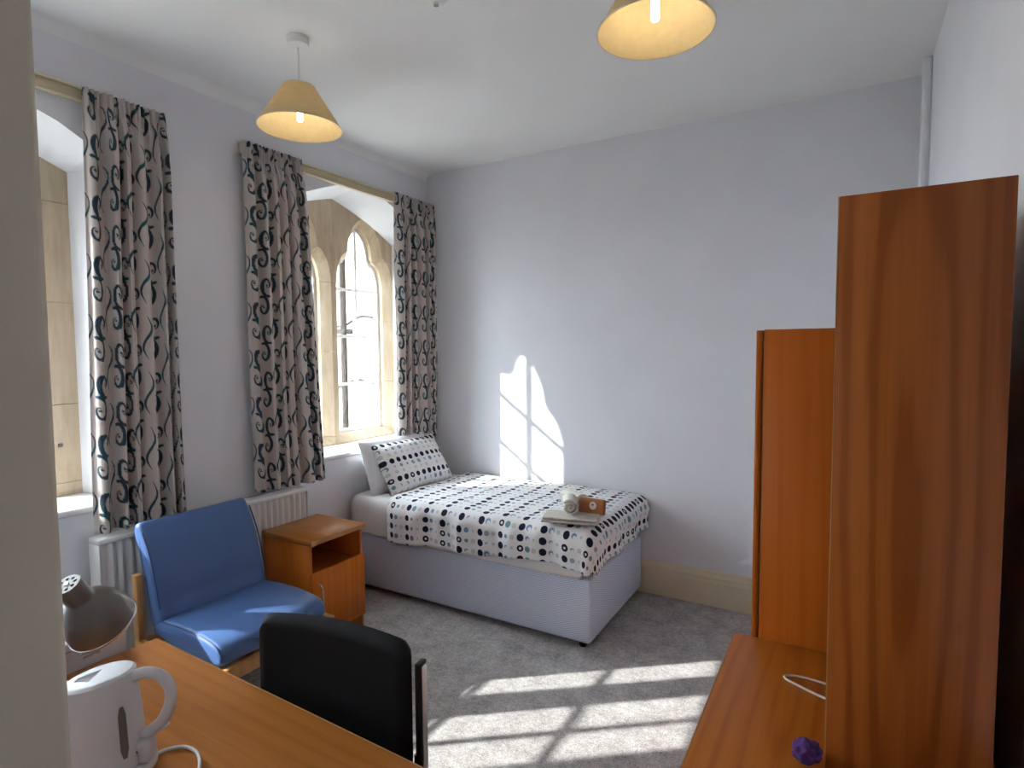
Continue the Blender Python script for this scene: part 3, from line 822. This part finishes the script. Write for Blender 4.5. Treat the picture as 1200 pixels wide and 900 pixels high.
box('front_rail', .806, .832, AY0-.0055, AY1+.0055, .295, .350, MAT['frame_wood'], ac, .004)
box('rear_rail', .250, .276, AY0-.0055, AY1+.0055, .300, .345, MAT['frame_wood'], ac, .004)
box('seat_slat', .277, .805, 1.42, 1.47, .322, .342, MAT['frame_wood'], ac, .002)
box('seat_slat', .277, .805, 1.67, 1.72, .322, .342, MAT['frame_wood'], ac, .002)

# ------------------------------------------------------------------ desk by the doorway wall
dk = thing('desk', 'beech desk holding the white kettle by the doorway wall', 'desk', (0, 0, 0))
Md = T(1.144, .902, 0) @ RZ(math.radians(-1.3)) @ T(-1.144, -.902, 0)
D0, D1, E0, E1 = 1.144, 2.36, .235, .902
box('desk_top', D0, D1, E0, E1, .725, .7495, MAT['wood_x'], dk, .003, 2, Md)
box('edge_lipping', D0+.003, D1, E1+.0005, E1+.003, .726, .7485, MAT['wood_edge'], dk, 0, 2, Md)
for x in (D0+.02, D1-.04): box('side_panel', x, x+.02, E0+.02, E1-.06, 0, .7245, MAT['wood'], dk, .001, 1, Md)
box('modesty_panel', D0+.041, D1-.041, E0+.05, E0+.068, .36, .7245, MAT['wood_x'], dk, .001, 1, Md)

# ------------------------------------------------------------------ black desk chair (faces the desk, -y)
ch = thing('desk_chair', 'black fabric desk chair with steel frame pushed up to desk', 'chair', (1.822, .985, 0), math.radians(9))
def pad(name, w2, z0, z1, th, mat, parent, rc=.05, curve=.02, bulge=.012):
    n, m = 28, 24; v, f = [], []
    for side in (0, 1):
        for i in range(n+1):
            for j in range(m+1):
                a = -1+2*i/n; b = -1+2*j/m
                hx, hz = w2, (z1-z0)/2
                # rounded rectangle mapping
                px, pz = a*hx, b*hz
                k = max(0, abs(px)-(hx-rc)); l = max(0, abs(pz)-(hz-rc))
                if k > 0 and l > 0:
                    d = math.hypot(k, l); mx = max(k, l); sc2 = mx/d
                    px = math.copysign(hx-rc+k*sc2, a); pz = math.copysign(hz-rc+l*sc2, b)
                e = min(hx-abs(a*hx), hz-abs(b*hz)); rr = .018
                dep = th/2*(math.sqrt(max(0, 1-(1-min(e, rr)/rr)**2)) if e < rr else 1)
                y = curve*(a*a)*-1+(-1 if side == 0 else 1)*dep+(-bulge if side == 0 else .3*bulge)*(1-a*a)*(1-b*b)
                v.append((px, y, (z0+z1)/2+pz+.012*(1-a*a)*max(0, b)))
    q = (m+1)
    for s in (0, 1):
        for i in range(n):
            for j in range(m):
                t = [s*(n+1)*q+i*q+j, s*(n+1)*q+(i+1)*q+j, s*(n+1)*q+(i+1)*q+j+1, s*(n+1)*q+i*q+j+1]; f.append(t if s == 0 else t[::-1])
    bm = bmesh.new(); vs = [bm.verts.new(p) for p in v]
    for t in f: bm.faces.new([vs[i] for i in t])
    bmesh.ops.remove_doubles(bm, verts=bm.verts, dist=1e-5)
    return bm_obj(name, bm, mat, parent, True, angle=80)
bp = pad('backrest', .226, .54, .922, .050, MAT['black'], ch, .042)
st = pad('seat', .225, -.20, .20, .06, MAT['black'], ch, .06, .0, .010)
st.matrix_local = T(0, -.235, .45) @ RX(math.radians(-90))
for s in (-1, 1):
    box('back_post', s*.236-.008, s*.236+.008, -.012, .022, .445, .868, MAT['blackmetal'], ch, .004)
    box('edge_trim', s*.2455-.001, s*.2455+.001, -.006, .016, .45, .862, MAT['chrome'], ch)
    box('post_bracket', s*.224-.004, s*.224+.0025, -.005, .012, .60, .64, MAT['blackmetal'], ch)
    tube('leg', [(s*.238, .01, .444), (s*.240, .035, .0)], .011, MAT['blackmetal'], ch, 10)
    tube('leg', [(s*.238, -.43, .41), (s*.240, -.45, .0)], .011, MAT['blackmetal'], ch, 10)
    tube('seat_rail', [(s*.238, .01, .41), (s*.238, -.44, .41)], .011, MAT['blackmetal'], ch, 10)
tube('cross_rail', [(-.238, -.02, .41), (.238, -.02, .41)], .010, MAT['blackmetal'], ch, 10)

# ------------------------------------------------------------------ kettle
kt = thing('kettle', 'white plastic jug kettle standing on the desk', 'kettle', (1.600, .552, .7497), math.radians(38))
kt.location.x += .024; kt.scale = (.92, .92, .92)
# local +x points to the handle
def oval_body(name, rows, mat, parent, n=40, M=None):
    v, f = [], []
    for z, a, b, ox in rows:
        for i in range(n):
            t = 2*PI*i/n; x = ox+a*math.cos(t); v.append((x, b*math.sin(t), z+.17*(x-.03)*(z/.22)**3))
    for j in range(len(rows)-1):
        for i in range(n): f.append((j*n+i, j*n+(i+1) % n, (j+1)*n+(i+1) % n, (j+1)*n+i))
    f += [tuple(range(n))[::-1], tuple((len(rows)-1)*n+i for i in range(n))]
    return pyd(name, v, f, mat, parent, True, 40)
oval_body('power_base', [(0, .084, .070, .012), (.004, .088, .074, .012), (.014, .088, .074, .012), (.018, .084, .070, .012)], MAT['plastic'], kt)
kb = oval_body('body', [(.019, .076, .066, 0), (.024, .080, .070, 0), (.06, .079, .069, -.001), (.13, .075, .065, -.003), (.19, .072, .060, -.006), (.212, .072, .058, -.008)], MAT['plastic'], kt)
def lid_mesh(n=40):
    bm = bmesh.new(); sl = lambda x, y, z: (x, y, z+.17*(x-.03)*(z/.22)**3)
    rows = [[bm.verts.new(sl(ox+a*math.cos(2*PI*i/n), b*math.sin(2*PI*i/n), z)) for i in range(n)]
            for z, a, b, ox in [(.2122, .074, .060, -.009), (.220, .073, .059, -.009), (.2255, .066, .053, -.008), (.227, .058, .046, -.007)]]
    for r0, r1 in zip(rows, rows[1:]):
        for i in range(n): bm.faces.new((r0[i], r0[(i+1) % n], r1[(i+1) % n], r1[i]))
    bm.faces.new(rows[0][::-1])
    P = [(-.054, -.008), (-.054, .008), (-.014, .027), (-.014, -.027)]
    rim = [bm.verts.new(sl(x, y, .227)) for x, y in P]
    low = [bm.verts.new(sl(x*.96, y*.86, z)) for (x, y), z in zip(P, (.2245, .2245, .2145, .2145))]
    for i in range(4): bm.faces.new((rim[i], rim[(i+1) % 4], low[(i+1) % 4], low[i]))
    bm.faces.new(low)
    es = []
    for lp in (rows[-1], rim):
        for i in range(len(lp)): es.append(bm.edges.get((lp[i], lp[(i+1) % len(lp)])) or bm.edges.new((lp[i], lp[(i+1) % len(lp)])))
    bmesh.ops.triangle_fill(bm, use_beauty=True, use_dissolve=False, edges=es)
    return bm
bm_obj('lid', lid_mesh(), MAT['plastic'], kt, True, angle=35)
sp_ = pyd('spout', [(-.068, -.030, .203), (-.068, .030, .203), (-.097, 0, .199), (-.068, -.018, .165), (-.068, .018, .165), (-.076, 0, .165)], [(0, 1, 2), (0, 2, 5, 3), (2, 1, 4, 5), (3, 5, 4), (0, 3, 4, 1)], MAT['plastic'], kt, True)
hpts = catmull([(.050, 0, .205), (.085, 0, .217), (.118, 0, .208), (.138, 0, .175), (.134, 0, .135), (.115, 0, .100), (.082, 0, .078), (.060, 0, .070)], 6)
tube('handle', hpts, [.013]*len(hpts), MAT['plastic'], kt, 12, .010, upv=(0, 1, 0))
box('socket_block', .066, .098, -.022, .022, .0185, .074, MAT['plastic'], kt, .008, 2)
box('switch', .112, .132, -.008, .008, .084, .092, MAT['plastic'], kt, .003, 2, T(.118, 0, .09) @ RY(math.radians(-35)) @ T(-.118, 0, -.09))
def on_body(t, z, out=0):
    k = (z-.06)/.15; a = .079-.006*k; b = .069-.009*k
    return Vector((-.002-.004*k+(a+out)*math.cos(t), (b+out)*math.sin(t), z))
def strip(name, t0, t1, z0, z1, out, mat, parent, n=6):
    v = []
    for i in range(n+1):
        z = z0+(z1-z0)*i/n
        e = min(1, math.sqrt(max(0, 1-(1-min(i, n-i)/1.0)**2))) if min(i, n-i) < 1 else 1
        tm = (t0+t1)/2; h = (t1-t0)/2*(e if e > 0 else .45)
        v += [on_body(tm-h, z, out), on_body(tm+h, z, out)]
    return pyd(name, v, [(2*i, 2*i+1, 2*i+3, 2*i+2) for i in range(n)], mat, parent)
TW = math.radians(-38)
strip('water_gauge', TW-.11, TW+.11, .052, .165, .0012, MAT['plastic_grey'], kt)
for q in range(3):
    pts = [on_body(TW+.30+.05*q+.16*i/8, .050-.011*q+.005*math.sin(i*2.1+q), .001) for i in range(9)]
    tube('printed_mark', pts, .0009, MAT['ink'], kt, 5)
cord = catmull([(1.678, .602, .7585), (1.672, .640, .7545), (1.700, .668, .7542), (1.748, .668, .7542), (1.800, .636, .7542), (1.826, .590, .7542), (1.830, .52, .7542), (1.80, .44, .7542), (1.72, .36, .7542), (1.60, .27, .7542)], 8)
Mk = (T(1.624, .552, .7497) @ RZ(math.radians(38)) @ Matrix.Scale(.92, 4)).inverted()
tube('power_cord', [Mk @ p for p in cord], .0040, MAT['plastic'], kt, 8)

# ------------------------------------------------------------------ white fridge beside the desk + grey desk lamp on it
fz = .822
fr = thing('white_fridge', 'white boxy appliance with slots standing behind the desk end', 'fridge', (0, 0, 0))
box('body', .60, 1.085, .26, .832, .02, fz-.025, MAT['fridge'], fr, .004)
box('top', .595, 1.122, .255, .836, fz-.0245, fz, MAT['fridge'], fr, .006)
slots = [[(y0, z0), (.765, z0), (.765, z0+.0045), (y0, z0+.0045)] for y0, z0 in ((.722, .764), (.718, .774), (.726, .784))]
bm_obj('door', holed((.262, .830, .06, fz-.027), [(1.120, slots), (1.104, slots)]), MAT['fridge'], fr)
box('door_liner', 1.0855, 1.1035, .264, .828, .062, fz-.029, MAT['fridge'], fr)
for x in (.64, 1.05):
    for y in (.30, .79): lathe('foot', [(0, 0), (.018, 0), (.018, .0195), (0, .0195)], MAT['blackmetal'], fr, 12, T(x, y, 0))
for q, yy in enumerate((.575, .590, .606)):
    box('printed_mark', 1.1205, 1.1210, yy, yy+.004, .756, .772-.004*(q % 2), MAT['ink'], fr)
lm = thing('desk_lamp', 'grey metal desk lamp with perforated head beside the kettle', 'lamp', (1.30, .40, .7497))
lathe('base', [(0, 0), (.085, 0), (.088, .006), (.085, .018), (.03, .026), (0, .028)], MAT['lampgrey'], lm, 36)
head_c = Vector((1.222-1.30, .706-.40, .930-.7497))
axis = Vector((.127, -.51, .85)).normalized()          # from the rim up to the vent cap
Mh = Matrix.Translation(head_c) @ axis.to_track_quat('Z', 'Y').to_matrix().to_4x4()
tube('arm', catmull([(0, 0, .027), (0, -.02, .12), (-.05, .06, .20), (-.085, .15, .215), tuple(head_c+axis*.075+Vector((-.01, -.025, 0)))], 8), .008, MAT['lampgrey'], lm, 10)
hd = lathe('lamp_head', [(.079, -.058), (.081, -.056), (.079, -.028), (.071, .004), (.055, .031), (.036, .047), (.032, .057), (.032, .104), (.030, .110), (.028, .110), (.0285, .104), (.030, .057), (.034, .044), (.053, .028), (.068, .002), (.076, -.029), (.079, -.058)], MAT['lampgrey'], lm, 44, Mh)
lathe('rim_ring', [(.0795, -.060), (.0825, -.059), (.0825, -.054), (.0800, -.053)], MAT['chrome'], hd, 44, Mh)
def cap_plate():
    bm = bmesh.new(); circ = lambda cx, cy, r, n: [(cx+r*math.cos(2*PI*i/n), cy+r*math.sin(2*PI*i/n)) for i in range(n)]
    loops = [circ(0, 0, .0279, 32)]+[circ(.0185*math.cos(2*PI*k/8), .0185*math.sin(2*PI*k/8), .0046, 10) for k in range(8)]
    lay = [[[bm.verts.new((x, y, z)) for x, y in lp] for lp in loops] for z in (.1075, .1100)]
    for l0, l1 in zip(*lay):
        n = len(l0)
        for i in range(n): bm.faces.new((l0[i], l0[(i+1) % n], l1[(i+1) % n], l1[i]))
    for L in lay:
        es = [bm.edges.get((lp[i], lp[(i+1) % len(lp)])) for lp in L for i in range(len(lp))]
        bmesh.ops.triangle_fill(bm, use_beauty=True, use_dissolve=False, edges=es)
    bmesh.ops.transform(bm, matrix=Mh, verts=bm.verts); return bm
bm_obj('vent_cap', cap_plate(), MAT['lampgrey'], hd)
lathe('cap_screw', [(0, .1102), (.006, .1102), (.005, .1130), (0, .1135)], MAT['chrome'], hd, 10, Mh)
lathe('switch_knob', [(0, 0), (.008, 0), (.008, .014), (0, .015)], MAT['lampdark'], hd, 10, Mh @ T(-.034, 0, .075) @ RY(math.radians(-90)))

# ------------------------------------------------------------------ right side: desk, wardrobe, bookcase
rd = thing('desk', 'beech desk between the wardrobe and the tall bookcase', 'desk', (0, 0, 0))
G0, G1, K0, K1 = 2.636, 3.19, .62, 1.790
box('desk_top', G0, G1, K0, K1, .722, .7495, MAT['wood_y'], rd, .003, 2)
box('edge_lipping', G0-.0025, G0-.0005, K0+.003, K1-.003, .723, .7485, MAT['wood_edge'], rd)
for y in (K0+.02, K1-.04): box('side_panel', G0+.03, G1-.02, y, y+.02, 0, .7215, MAT['wood'], rd, .001, 1)
box('modesty_panel', G1-.06, G1-.042, K0+.0405, K1-.0405, .3, .7215, MAT['wood_y'], rd)
dw = box('drawer', G0+.035, G1-.08, K1-.42, K1-.0405, .60, .7215, MAT['wood_y'], rd, .001, 1)
lathe('knob', [(0, 0), (.010, 0), (.012, .012), (0, .016)], MAT['chrome'], dw, 12, T(G0+.035, K1-.23, .66) @ RY(math.radians(-90)))
wd = thing('wardrobe', 'orange beech wardrobe standing against the wall behind the desk', 'wardrobe', (0, 0, 0))
V0, V1, Q0, Q1, VH = 2.700, 3.195, 1.794, 2.60, 1.655
box('side_panel', V0+.002, V1, Q0, Q0+.018, 0, VH, MAT['wood_red'], wd, .001, 1)
box('side_panel', V0+.002, V1, Q1-.018, Q1, 0, VH, MAT['wood_red'], wd, .001, 1)
box('top', V0+.002, V1, Q0+.0185, Q1-.0185, VH-.019, VH-.001, MAT['wood_y'], wd)
box('bottom_panel', V0+.002, V1, Q0+.0185, Q1-.0185, .07, .088, MAT['wood_y'], wd)
box('back_panel', V1-.008, V1-.001, Q0+.0185, Q1-.0185, .089, VH-.0195, MAT['wood_red'], wd)
box('plinth', V0+.02, V0+.036, Q0+.0185, Q1-.0185, 0, .0695, MAT['wood_y'], wd)
box('front_edge', V0, V0+.0018, Q0, Q0+.018, 0, VH, MAT['wood_edge'], wd)
for i, (a, b) in enumerate(((Q0+.001, (Q0+Q1)/2-.0015), ((Q0+Q1)/2+.0015, Q1-.001))):
    d = box('door', V0-.020, V0-.003, a, b, .075, VH-.002, MAT['wood_red'], wd, .0015, 1)
    y = b-.035 if i == 0 else a+.035
    tube('handle', catmull([(V0-.020, y, .80), (V0-.045, y, .82), (V0-.050, y, .88), (V0-.045, y, .94), (V0-.020, y, .96)], 5), .005, MAT['chrome'], d, 8, upv=(0, 1, 0))
bk = thing('bookcase', 'tall dark teak bookcase with open shelves standing on the desk', 'bookcase', (0, 0, 0))
X0, X1, Y0, Y1, Z0, Z1 = 2.8895, 3.150, 1.275, 1.73, .7499, 1.888
box('side_panel', X0, X1, Y0, Y0+.020, Z0, Z1, MAT['wood_dark'], bk, .001, 1)
box('front_edge', X0-.0022, X0-.0002, Y0, Y0+.020, Z0, Z1, MAT['wood_edge'], bk)
box('side_panel', X0, X1, Y1-.020, Y1, Z0, Z1, MAT['wood_dark'], bk, .001, 1)
box('top', X0, X1, Y0+.0205, Y1-.0205, Z1-.021, Z1-.001, MAT['wood_dark'], bk)
for z in (Z0+.02, Z0+.40, Z0+.76): box('shelf', X0+.005, X1-.010, Y0+.0205, Y1-.0205, z, z+.018, MAT['wood_dark'], bk)
box('back_panel', X1-.009, X1-.001, Y0+.0205, Y1-.0205, Z0, Z1-.0215, MAT['wood_dark'], bk)
wire = catmull([(2.95, 1.615, .7525), (2.90, 1.612, .7525), (2.83, 1.618, .7525), (2.792, 1.606, .7525), (2.790, 1.590, .7525), (2.82, 1.572, .7525), (2.87, 1.548, .7525), (2.93, 1.53, .7525)], 6)
tag(tube('thin_wire', wire, .0028, MAT['towel'], None, 6), 'thin white looped wire lying on the desk by the bookcase', 'wire')
bm = bmesh.new(); bmesh.ops.create_icosphere(bm, subdivisions=4, radius=1)
for v in bm.verts:
    n_ = 1+.30*noise.noise(v.co*2.2)+.14*noise.noise(v.co*5.5)
    v.co = Vector((v.co.x*.026*n_, v.co.y*.030*n_, max(0, (v.co.z*.6+.4))*.034*n_))
pc = bm_obj('purple_cloth', bm, MAT['purple'], None, True, angle=180); pc.location = (2.856, 1.276, .7635)
tag(pc, 'small crumpled purple cloth lying at the foot of the bookcase', 'cloth')

# ------------------------------------------------------------------ ceiling things
def pendant(label, x, y):
    p = thing('pendant_lamp', label, 'lamp', (x, y, H), group='pendant lamps')
    lathe('ceiling_rose', [(0, -.040), (.035, -.040), (.046, -.034), (.048, -.0005), (0, -.0005)], MAT['white'], p, 28)
    tube('cord', [(0, 0, -.041), (0, 0, -.20)], .004, MAT['white'], p, 8)
    lathe('lamp_holder', [(0, -.200), (.014, -.200), (.018, -.215), (.018, -.262), (0, -.262)], MAT['white'], p, 16)
    sh = lathe('shade', [(.066, -.212), (.068, -.212), (.180, -.388), (.1785, -.389), (.066, -.2135)], MAT['shade'], p, 56)
    lathe('shade_rim', [(.1775, -.3865), (.1815, -.3865), (.1815, -.3905), (.1775, -.3905)], MAT['cream'], sh, 56)
    lathe('shade_ring', [(.0655, -.210), (.069, -.210), (.069, -.214), (.0655, -.214)], MAT['cream'], sh, 40)
    for k in range(3):
        a = 2*PI*k/3; tube('spoke', [(.017*math.cos(a), .017*math.sin(a), -.216), (.067*math.cos(a), .067*math.sin(a), -.214)], .0018, MAT['white'], sh, 6)
    b = lathe('bulb', [(0, -.2625), (.013, -.2625), (.013, -.352), (.011, -.358), (0, -.360)], MAT['bulb'], p, 18)
    ld = bpy.data.lights.new('bulb_light', 'POINT'); ld.energy = .45; ld.color = (1, .86, .62); ld.shadow_soft_size = .016
    lo = bpy.data.objects.new('bulb_light', ld); C.objects.link(lo); lo.parent = p; lo.location = (0, 0, -.372)
    return p
pendant('lit cream cone pendant lamp hanging near the windows', .777, 1.793)
pendant('lit cream cone pendant lamp hanging over the desk and bookcase side', 2.365, 1.835)
sm_ = thing('smoke_detector', 'small round white detector on the ceiling between the pendants', 'smoke detector', (1.49, 1.862, H))
lathe('housing', [(0, -.030), (.022, -.030), (.036, -.022), (.046, -.010), (.048, -.0005), (0, -.0005)], MAT['white'], sm_, 32)
lathe('sensor', [(0, -.040), (.010, -.040), (.012, -.0305), (0, -.0305)], MAT['chrome'], sm_, 14)
